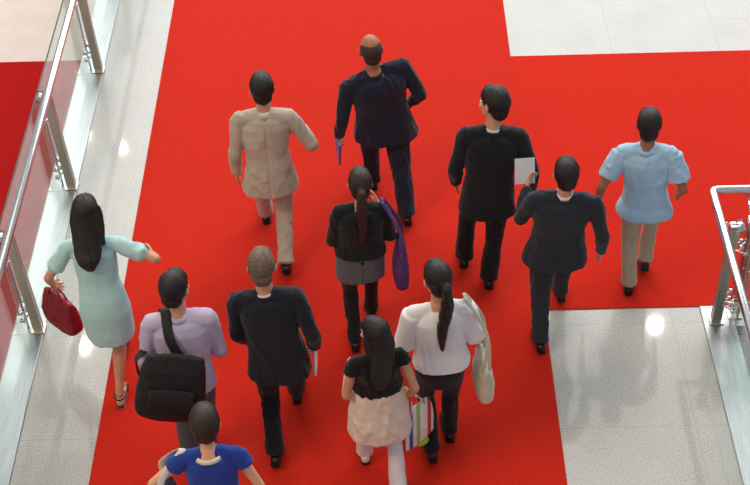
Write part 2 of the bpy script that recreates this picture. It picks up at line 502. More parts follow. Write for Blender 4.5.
def person(label, H=1.72, head=0, feet=None, headpx=None, twist=0, female=False, build=1.0, look=0, nod=8,
           hands=None, hip_turn=0, skin=None, lean0=(0.06, 0), pel_t=.5, roll=0):
    """feet: dict L/R -> (px, py, z_ankle, pitch) heel point in the picture, or ('off', side, fwd, z, pitch) from the other foot
    hands: dict L/R -> ('loc', side, fwd, up, pole) relative to that shoulder"""
    S = H / 1.72
    P = Person(); P.S = S; P.H = H; P.bigh = 1.12; P.label = label; P.female = female; P.build = build
    th = math.radians(head)
    fwd = Vector((-math.sin(th), math.cos(th), 0)); rt = Vector((math.cos(th), math.sin(th), 0)); up = Vector((0, 0, 1))
    P.fwd, P.rt = fwd, rt
    def planted(z, p):
        p = math.radians(p)
        return max(z, .085 * S * math.cos(p) + (.225 * S * math.sin(p) if p > 0 else 0))
    feet = {k: f[:-2] + (planted(f[-2], f[-1]), f[-1]) for k, f in feet.items()}
    ank = {}
    for k in 'LR':
        f = feet[k]
        if f[0] != 'off':
            g = G(f[0], f[1], max(f[2] - .085 * S, 0)); ank[k] = Vector((g.x, g.y, f[2])) + fwd * .055
    for k, o in (('L', 'R'), ('R', 'L')):
        f = feet[k]
        if f[0] == 'off':
            b = ank[o]; ank[k] = Vector((b.x, b.y, 0)) + rt * f[1] + fwd * f[2] + up * f[3]
    for k in 'LR': ank[k].z += .010
    P.pitch = {k: math.radians(feet[k][-1]) for k in 'LR'}
    P.ank = ank
    l1 = .245 * H; l2 = .246 * H
    hw = .053 * H
    z = .53 * H
    mid = (ank['L'] * (1 - pel_t) + ank['R'] * pel_t); mid.z = 0
    turn = Matrix.Rotation(math.radians(hip_turn), 3, 'Z')
    prt = turn @ rt; pfw = turn @ fwd
    for _ in range(3):
        zs = []
        for k, sg in (('L', -1), ('R', 1)):
            hpt = mid + prt * sg * hw
            a = ank[k]; d2 = (hpt.x - a.x) ** 2 + (hpt.y - a.y) ** 2
            zs.append(a.z + math.sqrt(max((.992 * (l1 + l2)) ** 2 - d2, .2)))
        z = min(zs)
    pel = Vector((mid.x, mid.y, z)); P.pel = pel; P.prt, P.pfw = prt, pfw
    P.hip = {'L': pel - prt * hw, 'R': pel + prt * hw}
    P.knee = {}
    for k, sg in (('L', -1), ('R', 1)):
        P.knee[k], P.ank[k] = ik(P.hip[k], ank[k], l1, l2, pfw + prt * sg * .08)
    # lean solved so the head stands where the photo has it
    la, lb = lean0
    def headpos(la, lb):
        sp = (up + fwd * math.tan(la) + rt * math.tan(lb)).normalized()
        nb = pel + sp * .285 * H
        hd = (up + fwd * math.tan(la * .6 + math.radians(nod)) + rt * math.tan(lb * .3)).normalized()
        return sp, nb, nb + hd * .118 * H, hd
    if headpx:
        for _ in range(25):
            e0 = Vector(PX(headpos(la, lb)[2])); ea = Vector(PX(headpos(la + .01, lb)[2])) - e0; eb = Vector(PX(headpos(la, lb + .01)[2])) - e0
            r = Vector(headpx) - e0
            det = ea.x * eb.y - ea.y * eb.x
            if abs(det) < 1e-6: break
            la += max(-.1, min(.1, .01 * (r.x * eb.y - r.y * eb.x) / det)); lb += max(-.1, min(.1, .01 * (ea.x * r.y - ea.y * r.x) / det))
            la = max(-.12, min(.6, la)); lb = max(-.25, min(.25, lb))
    P.sp, P.nb, P.hc, P.hd = headpos(la, lb)
    q = PX(P.hc)
    print('PERSON %-32s lean %.1f/%.1f deg head err %.1f,%.1f pelvis px %s feet %s %s' % (label[:32], math.degrees(la), math.degrees(lb),
          q[0] - (headpx or q)[0], q[1] - (headpx or q)[1], [round(v) for v in PX(pel)], [round(v) for v in PX(P.ank['L'])], [round(v) for v in PX(P.ank['R'])]))
    tw = Matrix.Rotation(math.radians(twist), 3, 'Z')
    srt = tw @ rt; srt = (srt - P.sp * srt.dot(P.sp)).normalized()
    srt = (Matrix.Rotation(math.radians(roll), 3, P.sp.cross(srt).normalized()) @ srt)
    sfw = P.sp.cross(srt).normalized()
    P.srt, P.sfw = srt, sfw
    sw = (.098 if female else .112) * H * build
    sc = P.nb - P.sp * .025 * H
    P.sh = {'L': sc - srt * sw, 'R': sc + srt * sw}
    P.sc = sc; P.sw = sw
    P.elb = {}; P.wr = {}; P.hdir = {}
    for k, sg in (('L', -1), ('R', 1)):
        h = (hands or {}).get(k, ('loc', .04, .05, -.53, (.3, -1, 0)))
        o = srt * sg * h[1] + sfw * h[2] + up * h[3]
        pl = h[4]; pole = srt * sg * pl[0] + sfw * pl[1] + up * pl[2]
        e, w = ik(P.sh[k], P.sh[k] + o * S, .18 * H, .15 * H, pole)
        P.elb[k], P.wr[k] = e, w
        P.hdir[k] = (w - e).normalized()
    lk = Matrix.Rotation(math.radians(look), 3, P.hd)
    P.hfw = lk @ (fwd - P.hd * fwd.dot(P.hd)).normalized()
    P.hrt = P.hfw.cross(P.hd).normalized()
    P.base = Vector((mid.x, mid.y, 0))
    P.root = thing('person', label, 'person', P.base)
    P.skin = skin or SKIN
    P.objs = []
    P.seed = len(label) + int(H * 100)
    return P


def off(P, o):
    """parts are meshed in world space; put them under the person's base"""
    o.data.transform(Matrix.Translation(-P.base)); return o


def wfuse(P, name, bm, vox, m, parent=None, smooth=4, disp=None, factor=.5):
    o = fuse(name, bm, vox, m, None, smooth, disp, factor)
    o.data.transform(Matrix.Translation(-P.base)); o.parent = parent or P.root
    return o


def torso_rings(P, prof, grow=0):
    """prof: (s, halfwidth, halfdepth, fwdshift); s along pelvis -> neck base"""
    R = []
    L = .285 * P.H
    for s, w, d, y in prof:
        t = max(0, min(1, s))
        ra = P.prt.lerp(P.srt, t).normalized(); fb = P.pfw.lerp(P.sfw, t).normalized()
        axis = P.sp if s > 0 else Vector((0, 0, 1)).lerp(P.sp, .5)
        c = P.pel + (P.sp * s * L if s > 0 else axis * s * L) + fb * y * P.S
        R.append((c, ra * (w * P.S * P.build + grow), fb * (d * P.S * P.build + grow)))
    return R


def body(P, grip=(), barefoot=True):
    bm = bmesh.new(); S, H = P.S, P.H
    f = P.female
    prof = [(-.18, .13, .085, 0), (0, .160 if not f else .165, .105, 0), (.3, .135 if not f else .12, .09, .01), (.6, .15 if not f else .135, .10, .01), (.82, .15 if not f else .135, .095, 0), (.95, .09, .07, 0), (1.02, .055, .06, 0)]
    loft(bm, torso_rings(P, prof), n=24)
    # trapezius and shoulders
    tube(bm, [P.sh['L'], P.sc + P.sp * .015 * S, P.sh['R']], [.036 * S, .042 * S, .036 * S], sub=3)
    # neck
    tube(bm, [P.nb - P.sp * .04, P.nb + P.hd * .04, P.hc - P.hd * .04], [(.056 if not f else .046) * S] * 3, n=16, cap=1)
    # head
    a, b, c = P.hrt, P.hfw, P.hd
    S = P.S * P.bigh
    ell(bm, P.hc + c * .02 * S - b * .01 * S, a * .074 * S, b * .094 * S, c * .098 * S, 24)
    ell(bm, P.hc - c * .035 * S + b * .02 * S, a * .058 * S, b * .070 * S, c * .078 * S, 20)
    ell(bm, P.hc - c * .092 * S + b * .058 * S, a * .026 * S, b * .022 * S, c * .020 * S, 12)   # chin
    ell(bm, P.hc + c * .028 * S + b * .074 * S, a * .045 * S, b * .016 * S, c * .010 * S, 12)   # brow
    tube(bm, [P.hc + c * .012 * S + b * .082 * S, P.hc - c * .012 * S + b * .094 * S, P.hc - c * .028 * S + b * .103 * S], [.008 * S, .010 * S, .013 * S], n=10, cap=2)   # nose
    ell(bm, P.hc - c * .055 * S + b * .086 * S, a * .024 * S, b * .010 * S, c * .009 * S, 12)   # lips
    for sg in (-1, 1):
        ell(bm, P.hc + a * sg * .040 * S + b * .066 * S - c * .018 * S, a * .022 * S, b * .018 * S, c * .018 * S, 10)   # cheeks
        e = P.hc + a * sg * .079 * S - b * .004 * S - c * .006 * S
        ell(bm, e, a * .009 * S + b * .004 * S, b * .018 * S, c * .030 * S, 12)
    # arms and hands
    S = P.S
    for k, sg in (('L', -1), ('R', 1)):
        sh, el, wr = P.sh[k], P.elb[k], P.wr[k]
        m = .88 if f else 1.0
        tube(bm, [sh, sh.lerp(el, .35), sh.lerp(el, .85), el, el.lerp(wr, .25), el.lerp(wr, .7), wr],
             [v * S * m for v in (.042, .044, .039, .037, .039, .031, .025)], sub=3, cap=2)
        d = P.hdir[k]
        # palm faces the thigh
        n = (P.srt * -sg); n = (n - d * n.dot(d)).normalized()
        sd = d.cross(n).normalized()
        if sd.dot(P.sfw) < 0: sd = -sd                    # thumb side forward
        curl = 1.0 if k in grip else .35
        loft(bm, [(wr, sd * .026 * S, n * .018 * S), (wr + d * .03 * S, sd * .034 * S, n * .016 * S), (wr + d * .085 * S + n * .004, sd * .041 * S, n * .014 * S)], n=14)
        for i, (o, l) in enumerate(((.033, .070), (.011, .080), (-.011, .074), (-.033, .058))):
            p0 = wr + (d * .070 + sd * o * .85) * S
            p1 = wr + (d * .092 + sd * o) * S + n * .004 * S
            ang = curl * .55; q = p1; pts = [p0, p1]; dd = d
            for j, fr in enumerate((.45, .3, .25)):
                aa = ang * (j + 1)
                dd = (d * math.cos(aa) + n * math.sin(aa)).normalized()
                q = q + (dd * l * fr * S) + sd * o * .10 * fr
                pts.append(q)
            tube(bm, pts, [.0095 * S, .0095 * S, .0088 * S, .0082 * S, .0072 * S], n=8, sub=2, cap=2)
        t0 = wr + (d * .025 + sd * .026) * S
        tube(bm, [t0, t0 + (d * .026 + sd * .022 + n * .010) * S, t0 + (d * .055 + sd * .030 + n * .020) * S, t0 + (d * .078 + sd * .028 + n * .028) * S],
             [.013 * S, .0115 * S, .0102 * S, .0085 * S], n=8, sub=2, cap=2)
    # legs
    for k in 'LR':
        h, kn, an = P.hip[k], P.knee[k], P.ank[k]
        m = .93 if f else 1.0
        tube(bm, [h, h.lerp(kn, .3), h.lerp(kn, .85), kn, kn.lerp(an, .28), kn.lerp(an, .75), an],
             [v * S * m for v in (.080, .076, .056, .052, .055, .036, .033)], sub=3, cap=2)
        hl, fd, fu = footframe(P, k)
        loft(bm, [(hl + fd * .015 + fu * .03, P.prt * .028 * S, fu * .028), (hl + fd * .08 * S + fu * .036, P.prt * .034 * S, fu * .034),
                  (hl + fd * .16 * S + fu * .024, P.prt * .042 * S, fu * .022), (hl + fd * .225 * S + fu * .014, P.prt * .036 * S, fu * .012)], n=14)
    o = wfuse(P, 'body', bm, .0058, P.skin, smooth=3, factor=.45)
    for sg in (-1, 1):
        S = P.S * P.bigh
        bm = bmesh.new(); ell(bm, P.hc + (a * sg * .031 + b * .076 + c * .006) * S, a * .012 * S, b * .012 * S, c * .009 * S, 12)
        e = off(P, fin('eye', bm, EYE, None, True)); e.parent = P.root
    return o


def footframe(P, k):
    """heel point on the sole, forward and up direction of the foot"""
    p = P.pitch[k]
    fd = (P.pfw * math.cos(p) - Vector((0, 0, 1)) * math.sin(p)); fu = (P.pfw * math.sin(p) + Vector((0, 0, 1)) * math.cos(p))
    hl = P.ank[k] - fu * .085 * P.S - fd * .055 * P.S
    return hl, fd, fu


def shoes(P, m=None, kind='dress'):
    m = m or SHOE
    for k in 'LR':
        hl, fd, fu = footframe(P, k); S = P.S; r = P.prt
        bm = bmesh.new()
        if kind == 'dress':
            loft(bm, [(hl + fd * .0 + fu * .042, r * .034 * S, fu * .036), (hl + fd * .06 * S + fu * .048, r * .040 * S, fu * .045), (hl + fd * .13 * S + fu * .038, r * .046 * S, fu * .034),
                      (hl + fd * .20 * S + fu * .028, r * .050 * S, fu * .024), (hl + fd * .262 * S + fu * .022, r * .034 * S, fu * .015)], n=20, power=2.6)
            o = wfuse(P, 'shoe', bm, .006, m, smooth=4)
            bm = bmesh.new()
            loft(bm, [(hl + fd * -.020 * S + fu * .008, r * .026, fu * .011), (hl + fd * .0 * S + fu * .008, r * .037 * S, fu * .011), (hl + fd * .08 * S + fu * .007, r * .037 * S, fu * .010),
                      (hl + fd * .20 * S + fu * .006, r * .053 * S, fu * .008), (hl + fd * .275 * S + fu * .006, r * .034 * S, fu * .008)], n=20, power=3, cap=0)
            s = off(P, fin('sole', bm, mat('sole_rubber', lin(18, 17, 16), .7), None)); s.parent = o
        else:
            loft(bm, [(hl + fd * -.01 * S + fu * -.004, r * .034 * S, fu * .008), (hl + fd * .08 * S + fu * -.004, r * .034 * S, fu * .008),
                      (hl + fd * .17 * S + fu * -.004, r * .048 * S, fu * .008), (hl + fd * .245 * S + fu * -.004, r * .034 * S, fu * .008)], n=18, power=3, cap=0)
            o = off(P, fin('sandal', bm, m, None, False)); o.parent = P.root
            bm = bmesh.new()
            for t, w, h in ((.165, .047, .034), (.200, .046, .026)):
                c0 = hl + fd * t * S
                tube(bm, [c0 - r * w, c0 - r * w * .7 + fu * h * .9, c0 + fu * (h + .014), c0 + r * w * .7 + fu * h * .9, c0 + r * w], [(.010, .003)] * 5, side=fd, n=8)
            c0 = hl + fd * .05 + fu * .075
            pts = [c0 + r * .042 * math.cos(a) + fd * .05 * math.sin(a) for a in [math.pi * 2 * i / 12 for i in range(13)]]
            tube(bm, pts, [(.008, .004)] * 13, side=fu, n=8, cap=0)
            s = off(P, fin('strap', bm, m, None, True)); s.parent = o


def trousers(P, m, flare=1.0, grow=.0, wrinkle=.011):
    bm = bmesh.new(); S = P.S; f = P.female
    b = P.build
    prof = [(-.30, .135, .100, 0), (-.1, .170, .120, -.005), (.0, .178, .125, -.008), (.15, .168, .112, 0), (.32, .152, .104, .005)]
    loft(bm, torso_rings(P, prof, grow), n=28)
    for k in 'LR':
        h, kn, an = P.hip[k], P.knee[k], P.ank[k]
        hl, fd, fu = footframe(P, k)
        end = an - (an - kn).normalized() * -.012 * S - P.pfw * .002
        q = (.094 if not f else .084) * b
        lw = (.062 if not f else .056)
        tube(bm, [h + Vector((0, 0, .02)), h.lerp(kn, .3), h.lerp(kn, .8), kn, kn.lerp(an, .35), kn.lerp(an, .8), end],
             [q * S, q * .98 * S, q * .80 * S, lw * 1.12 * S * b, lw * 1.05 * S * b, lw * 1.03 * S * flare, (lw * 1.05 * S * flare, lw * 1.12 * S * flare)], sub=3, cap=1, n=18, capk=.2)
    return wfuse(P, 'trousers', bm, .009, m, smooth=4, disp=folds(P.seed, wrinkle, 9, st=.5))


def seamed(P, base, on):
    if not on: return base
    bk = -P.pfw
    def f(c):
        q = c - P.pel; x = q.dot(P.prt); d = base(c)
        if q.dot(bk) > 0 and q.dot(P.sp) > -.25:
            z = q.dot(P.sp)
            x0 = x - (P.sh['R'] + P.sh['L'] - P.pel * 2).dot(P.prt) * .5 * max(0, z) / (.285 * P.H)
            d -= (.009 if z < .02 else .004) * math.exp(-(x0 / .008) ** 2)
        for k in 'LR':      # armhole seam
            e = (c - P.sh[k]).dot(P.srt) * (1 if k == 'R' else -1) + .012
            if (c - P.sh[k]).dot(P.sp) > -.14: d -= .0032 * math.exp(-(e / .008) ** 2)
        return d
    return f


def torso_wear(P, name, m, hem=-.25, grow=.0, sleeve=1.0, sleeve_r=1.0, flare=.0, waist=.0, vox=.0078, wr=.011, thick=1.0, top=.97, shoulder=True, sleeve_end=None):
    bm = bmesh.new(); S = P.S; f = P.female; g = grow
    if not f:
        prof = [(hem, .196 + flare, .142 + flare * .8, -.004), (hem * .5, .192 + flare * .6, .14 + flare * .5, -.004), (0, .186, .135, -.003), (.3, .168 - waist, .125, .004), (.6, .188, .132, .006), (.8, .190, .124, 0), (.92, .140, .100, -.006), (top, .085, .078, -.008)]
    else:
        prof = [(hem, .186 + flare, .132 + flare * .8, -.004), (hem * .5, .184 + flare * .6, .13 + flare * .5, -.004), (0, .182, .128, -.003), (.3, .146 - waist, .108, .004), (.6, .160, .122, .010), (.8, .160, .112, 0), (.92, .118, .088, -.004), (top, .075, .070, -.006)]
    prof = [p for p in prof if p[0] <= top + .001]
    prof = [(s, (w * thick + g), (d * thick + g), y) for s, w, d, y in prof if s > hem * .99 or s == hem]
    if hem > 0: prof = [p for p in prof if p[0] >= hem]; prof = sorted(set(prof))
    prof = sorted(prof)
    loft(bm, torso_rings(P, prof), n=32, power=2.35, cap=1, capk=.12)
    if shoulder:
        sr = (.066 if not f else .054) * thick * S
        tube(bm, [P.sh['L'], P.sc.lerp(P.sh['L'], .5) + P.sp * .012 * S, P.sc + P.sp * .02 * S, P.sc.lerp(P.sh['R'], .5) + P.sp * .012 * S, P.sh['R']], [sr, sr * 1.0, sr * 1.05, sr * 1.0, sr], sub=2)
    if sleeve:
        for k in 'LR':
            sh, el, wv = P.sh[k], P.elb[k], P.wr[k]
            r = sleeve_r * thick * (.9 if f else 1)
            if sleeve >= .99:
                tube(bm, [sh, sh.lerp(el, .3), sh.lerp(el, .8), el, el.lerp(wv, .3), el.lerp(wv, .75), wv - P.hdir[k] * .005],
                     [v * S * r for v in (.064, .064, .056, .055, .053, .047, .043)], sub=3, cap=1, n=16, capk=.15)
            else:
                tube(bm, [sh, sh.lerp(el, sleeve * .5), sh.lerp(el, sleeve)], [v * S * r for v in (.068, .069, .074)], sub=3, cap=1, n=16, capk=.15)
    return wfuse(P, name, bm, vox, m, smooth=3, disp=seamed(P, folds(P.seed + 3, wr, 8), name == 'jacket' and not f))


def collar(P, m, r=.066, h=.035, name='collar', z=-.005):
    bm = bmesh.new(); S = P.S
    c = P.nb + P.hd * z
    n = 28
    rows = []
    for (rr, zz) in ((r * 1.12, -.012), (r * .98, h), (r * .90, h), (r * .95, -.012)):
        row = []
        for i in range(n + 1):
            a = math.radians(-60 + 300 * i / n) + math.pi
            a = math.pi * 1.5 + math.radians(-150 + 300 * i / n)
            row.append(bm.verts.new(c + P.srt * math.cos(a) * rr * S + P.sfw * math.sin(a) * rr * 1.05 * S + P.hd * zz))
        rows.append(row)
    for q in range(4):
        A, B = rows[q], rows[(q + 1) % 4]
        for i in range(n): bm.faces.new((A[i], A[i + 1], B[i + 1], B[i]))
    bm.faces.new([rows[q][0] for q in range(4)]); bm.faces.new([rows[q][n] for q in range(3, -1, -1)])
    bmesh.ops.recalc_face_normals(bm, faces=bm.faces)
    o = off(P, fin(name, bm, m, None, True)); o.parent = P.root; return o


def hair(P, m, style='short', length=.3, bulk=1.0):
    bm = bmesh.new(); S = P.S * P.bigh; a, b, c = P.hrt, P.hfw, P.hd
    k = bulk
    ell(bm, P.hc + c * .030 * S - b * .020 * S, a * .083 * S * k, b * .096 * S * k, c * .098 * S * k, 26)
    ell(bm, P.hc + c * .055 * S + b * .012 * S, a * .072 * S * k, b * .080 * S * k, c * .070 * S * k, 20)
    ell(bm, P.hc - c * .030 * S - b * .052 * S, a * .066 * S * k, b * .052 * S * k, c * .066 * S, 18)
    if style == 'pony':
        r0 = P.hc + c * .01 * S - b * .105 * S
        ell(bm, r0, a * .026, b * .026, c * .026, 14)
        e = r0 - b * .035 * S
        tube(bm, [r0, e, e - Vector((0, 0, length * .35)) - b * .02, P.nb - P.sfw * .14 * S - Vector((0, 0, length * .35)), P.nb - P.sfw * .15 * S - Vector((0, 0, length * .75))],
             [.020 * S, .030 * S, .040 * S, .034 * S, .010 * S], n=14, sub=4)
    if style == 'long':
        r0 = P.hc + c * .0 * S - b * .06 * S
        s = a
        tube(bm, [r0, P.hc - c * .09 * S - b * .075 * S, P.nb - P.sfw * .115 * S - P.sp * .03, P.nb - P.sfw * .15 * S - P.sp * length * .6, P.nb - P.sfw * .145 * S - P.sp * length],
             [(.080 * S, .052 * S), (.085 * S, .050 * S), (.088 * S, .040 * S), (.070 * S, .030 * S), (.028 * S, .014 * S)], side=s, n=22, sub=4)
        for sg in (-1, 1):
            tube(bm, [P.hc + a * sg * .070 * S + c * .03 * S, P.hc + a * sg * .080 * S - c * .05 * S - b * .02 * S, P.nb + a * sg * .075 * S - b * .06 * S], [.022 * S, .026 * S, .026 * S], n=12)
    off_ = Vector((P.seed, 2.2 * P.seed, 0))
    def d(p):
        q = p - P.hc
        ang = math.atan2(q.dot(a), -q.dot(b) + .001)
        return .006 * noise.noise(Vector((ang * 5 + q.z * 6, q.z * 8, 0)) + off_) + .0045 * noise.noise(Vector((ang * 15 + q.z * 8, q.z * 7, 3)) + off_)
    return wfuse(P, 'hair', bm, .0065, m, smooth=2, disp=d)


def bagbox(P, name, c, ax, w, h, t, m, bulge=.35, parent=None, vox=.009, wr=.006):
    """soft bag body: c centre, ax = (width dir, up dir, thickness dir)"""
    bm = bmesh.new()
    u, v, n = [Vector(x).normalized() for x in ax]
    loft(bm, [(c - v * h * .5, u * w * .46, n * t * .40), (c - v * h * .42, u * w * .52, n * t * .52), (c - v * h * .1, u * w * .52, n * t * .55), (c + v * h * .3, u * w * .47, n * t * .38), (c + v * h * .5, u * w * .43, n * t * .16)], n=32, power=3.2, cap=1)
    return fuse(name, bm, vox, m, None, 3, folds(len(name) + int(w * 100), wr, 9, st=.6))


def put(o, root, base):
    o.data.transform(Matrix.Translation(-base)); o.parent = root; return o


def bag_thing(name, label, cat, base):
    return thing(name, label, cat, base)


def strap_mesh(root, base, name, pts, w, t, m, side=None, n=10):
    bm = bmesh.new(); tube(bm, pts, [(w, t)] * len(pts), side=side, n=n, sub=5, cap=1)
    return put(fin(name, bm, m, None, True), root, base)
#PEOPLE
NAVY = fab('navy_wool', 28, 33, 52); BLACK = fab('black_wool', 22, 24, 29); CHAR = fab('charcoal_wool', 36, 44, 54)
BEIGE = fab('beige_linen', 190, 178, 162); BEIGET = fab('beige_trouser', 184, 172, 156)
SKYB = fab('sky_blue_cotton', 168, 206, 234, .92); KHAKI = fab('khaki_cotton', 190, 176, 152)
AQUA = fab('aqua_cotton', 178, 220, 220, .93); LAV = fab('lavender_cotton', 190, 180, 208, .9)
WHITE = fab('white_cotton', 232, 230, 232, .94); GREYK = fab('grey_knit', 96, 98, 104); CREAM = fab('cream_knit', 238, 224, 206)
BLUE = fab('royal_blue_cotton', 34, 62, 150); DARKT = fab('dark_trouser', 20, 22, 30); GREYT = fab('grey_trouser', 84, 82, 84)
STRIPE_SHIRT = fab('pale_shirt', 214, 214, 222, .94)
BAGBLK = mat('black_canvas', lin(24, 25, 26), .6, c2=lin(16, 17, 18), nscale=12, bump=.5, bscale=260)
BAGRED = mat('red_leather', lin(150, 14, 34), .35, c2=lin(120, 8, 24), nscale=6, spec=.5)
BAGPUR = mat('purple_fabric', lin(92, 62, 116), .6, c2=lin(66, 44, 92), nscale=8)
BAGCRM = mat('cream_canvas', lin(214, 204, 186), .7, c2=lin(180, 186, 160), nscale=4)
BAGNVY = mat('navy_canvas', lin(28, 30, 58), .7, c2=lin(20, 20, 44), nscale=6)
PAPER = mat('paper', lin(226, 232, 238), .6, c2=lin(216, 224, 232))
BLUEF = mat('blue_plastic', lin(70, 130, 190), .35)
WHSTRAP = mat('white_leather', lin(228, 226, 224), .4)
LIME = mat('lime_fabric', lin(160, 200, 40), .7)
SANDAL = mat('dark_sandal', lin(58, 50, 48), .4)


def striped(name, cols, scale):
    m = bpy.data.materials.new(name); m.use_nodes = True; nt = m.node_tree; b = nt.nodes['Principled BSDF']
    b.inputs['Roughness'].default_value = .6
    tc = nt.nodes.new('ShaderNodeTexCoord'); sp = nt.nodes.new('ShaderNodeSeparateXYZ'); nt.links.new(tc.outputs['Generated'], sp.inputs[0])
    r = nt.nodes.new('ShaderNodeValToRGB'); r.color_ramp.interpolation = 'CONSTANT'
    mu = nt.nodes.new('ShaderNodeMath'); mu.operation = 'MULTIPLY'; mu.inputs[1].default_value = scale
    fr = nt.nodes.new('ShaderNodeMath'); fr.operation = 'FRACT'
    nt.links.new(sp.outputs[0], mu.inputs[0]); nt.links.new(mu.outputs[0], fr.inputs[0]); nt.links.new(fr.outputs[0], r.inputs[0])
    els = r.color_ramp.elements
    while len(els) < len(cols): els.new(.5)
    for i, c in enumerate(cols): els[i].position = i / len(cols); els[i].color = (*c, 1)
    nt.links.new(r.outputs[0], b.inputs['Base Color']); return m


TOTE = striped('striped_tote_fabric', [lin(228, 226, 220), lin(190, 60, 60), lin(232, 230, 226), lin(60, 90, 160), lin(226, 222, 216), lin(150, 190, 110), lin(232, 230, 228)], 1.4)

UPV = Vector((0, 0, 1))

# 1 woman in the pale aqua dress
P = person('woman in a pale aqua short-sleeved dress with long black hair beside the left granite strip', H=1.71, head=4, female=True, headpx=(86, 213), look=0,
           feet={'R': (121, 408, .085, 0), 'L': ('off', -.02, .48, .10, 6)}, twist=-4, pel_t=.6,
           hands={'R': ('loc', .20, .18, -.24, (.9, -.4, -.4)), 'L': ('loc', .20, .10, -.42, (.5, -1, 0))})
body(P, grip='L')
bm = bmesh.new(); g = .0
prof = [(-.70, .170, .162, .03), (-.55, .178, .152, .022), (-.3, .186, .142, .01), (-.15, .190, .132, 0), (.1, .170, .122, 0), (.35, .142, .106, .004), (.6, .152, .118, .010), (.8, .156, .108, 0), (.92, .115, .085, -.004), (.96, .085, .07, -.004)]
loft(bm, torso_rings(P, prof), n=32, cap=1, capk=.12)
sr = .052 * P.S
tube(bm, [P.sh['L'], P.sc + P.sp * .012, P.sh['R']], [sr, sr * 1.05, sr], sub=3)
for k in 'LR':
    tube(bm, [P.sh[k], P.sh[k].lerp(P.elb[k], .3), P.sh[k].lerp(P.elb[k], .62)], [.056, .060, .068], sub=2, cap=1, n=16)
wfuse(P, 'dress', bm, .009, AQUA, smooth=5, disp=folds(4, .010, 7, st=.4))
hair(P, HAIR, 'long', .16)
shoes(P, SANDAL, 'sandal')
w = P.wr['L'] + P.hdir['L'] * .085
base = w - UPV * .36
t = thing('handbag', 'red handbag swinging from the hand of the woman in the aqua dress', 'handbag', base)
ax = (P.fwd + P.rt * -.9, UPV, P.rt + P.fwd * .9)
c = w - UPV * .235
put(bagbox(None, 'bag_body', c, ax, .36, .28, .16, BAGRED), t, base)
u = ax[0].normalized()
for sg in (-1, 1):
    n_ = ax[2].normalized() * .03 * sg
    strap_mesh(t, base, 'handle', [c + u * .09 + UPV * .10 + n_, c + u * .06 + UPV * .19 + n_ * .6, w + n_ * .2 - UPV * .002, c - u * .06 + UPV * .19 + n_ * .6, c - u * .09 + UPV * .10 + n_], .007, .007, BAGRED)

# 2 man in the beige suit
P = person('man in a beige suit with black hair, right arm bent', H=1.74, head=6, headpx=(262, 89), feet={'R': (287, 275, .12, 18), 'L': (267, 224, .085, 0)}, twist=-4,
           hands={'R': ('loc', .08, .24, -.26, (.55, -1, -.5)), 'L': ('loc', .07, .03, -.54, (.3, -1, 0))})
body(P)
trousers(P, BEIGET); jk = torso_wear(P, 'jacket', BEIGE, hem=-.36, flare=.028, wr=.014)
collar(P, BEIGE, .074, .022, 'jacket_collar'); collar(P, WHITE, .062, .040, 'shirt_collar')
hair(P, HAIR); shoes(P)

# 3 large man in the navy suit
P = person('large man in a wide navy suit with balding head, topmost of the crowd', H=1.74, head=10, headpx=(371, 50), feet={'R': (408, 226, .10, 8), 'L': (374, 190, .085, 0)}, twist=10, build=1.24, pel_t=.4, skin=SKIND,
           hands={'R': ('loc', .12, .12, -.50, (.5, -1, 0)), 'L': ('loc', .05, .10, -.53, (.3, -1, 0))})
body(P, grip='L')
trousers(P, NAVY, flare=1.15); torso_wear(P, 'jacket', NAVY, hem=-.34, flare=.02, wr=.014)
collar(P, NAVY, .074, .022, 'jacket_collar'); collar(P, WHITE, .062, .036, 'shirt_collar')
bm = bmesh.new(); a, b, c = P.hrt, P.hfw, P.hd; S = P.S * P.bigh
ell(bm, P.hc + c * .018 * S - b * .022 * S, a * .079 * S, b * .090 * S, c * .082 * S, 24)
ell(bm, P.hc - c * .035 * S - b * .050 * S, a * .064 * S, b * .050 * S, c * .055 * S, 18)
wfuse(P, 'hair', bm, .0065, mat('hair_cropped', lin(70, 52, 44), .6, c2=lin(46, 34, 30), nscale=90, bump=.5, bscale=300), smooth=2)
shoes(P)
w = P.wr['L'] + P.hdir['L'] * .06
base = w - UPV * .18
t = thing('document_folder', 'slim blue folder held in the left hand of the large navy-suited man', 'folder', base)
u = (P.fwd * .35 - UPV * 1).normalized(); v = (P.fwd - u * P.fwd.dot(u)).normalized(); n_ = u.cross(v)
bm = bmesh.new(); loft(bm, [(w - u * .05, v * .11, n_ * .010), (w + u * .24, v * .11, n_ * .010)], n=24, power=9, cap=0)
put(fin('cover', bm, BLUEF, None), t, base)
bm = bmesh.new(); loft(bm, [(w - u * .055, v * .104, n_ * .006), (w + u * .236, v * .104, n_ * .006)], n=24, power=9, cap=0)
put(fin('papers', bm, PAPER, None), t, base)

# 4 woman with the purple bag
P = person('woman in a cropped black jacket over a grey top, brown ponytail', H=1.60, head=4, female=True, headpx=(360, 184), feet={'L': (356, 352, .10, 10), 'R': (372, 322, .085, 0)},
           hands={'L': ('loc', .00, .24, -.34, (.3, -1, -.2)), 'R': ('loc', -.02, .18, -.12, (.35, -.6, -1))}, build=1.04)
body(P)
trousers(P, BLACK)
torso_wear(P, 'top', GREYK, hem=-.42, grow=.010, sleeve=0, thick=.99, shoulder=False, flare=.0)
torso_wear(P, 'jacket', BLACK, hem=.10, grow=.018, sleeve=1, waist=-.01)
hair(P, HAIRB, 'pony', .30); shoes(P)
base = P.sh['R'] + P.srt * .07 - UPV * .62
t = thing('shoulder_bag', 'purple shoulder bag hanging at the side of the brown-haired woman in black', 'bag', base)
c = P.sh['R'] + P.srt * .115 - UPV * .46 - P.fwd * .06
put(bagbox(None, 'bag_body', c, (P.fwd, UPV, P.rt), .30, .34, .11, BAGPUR), t, base)
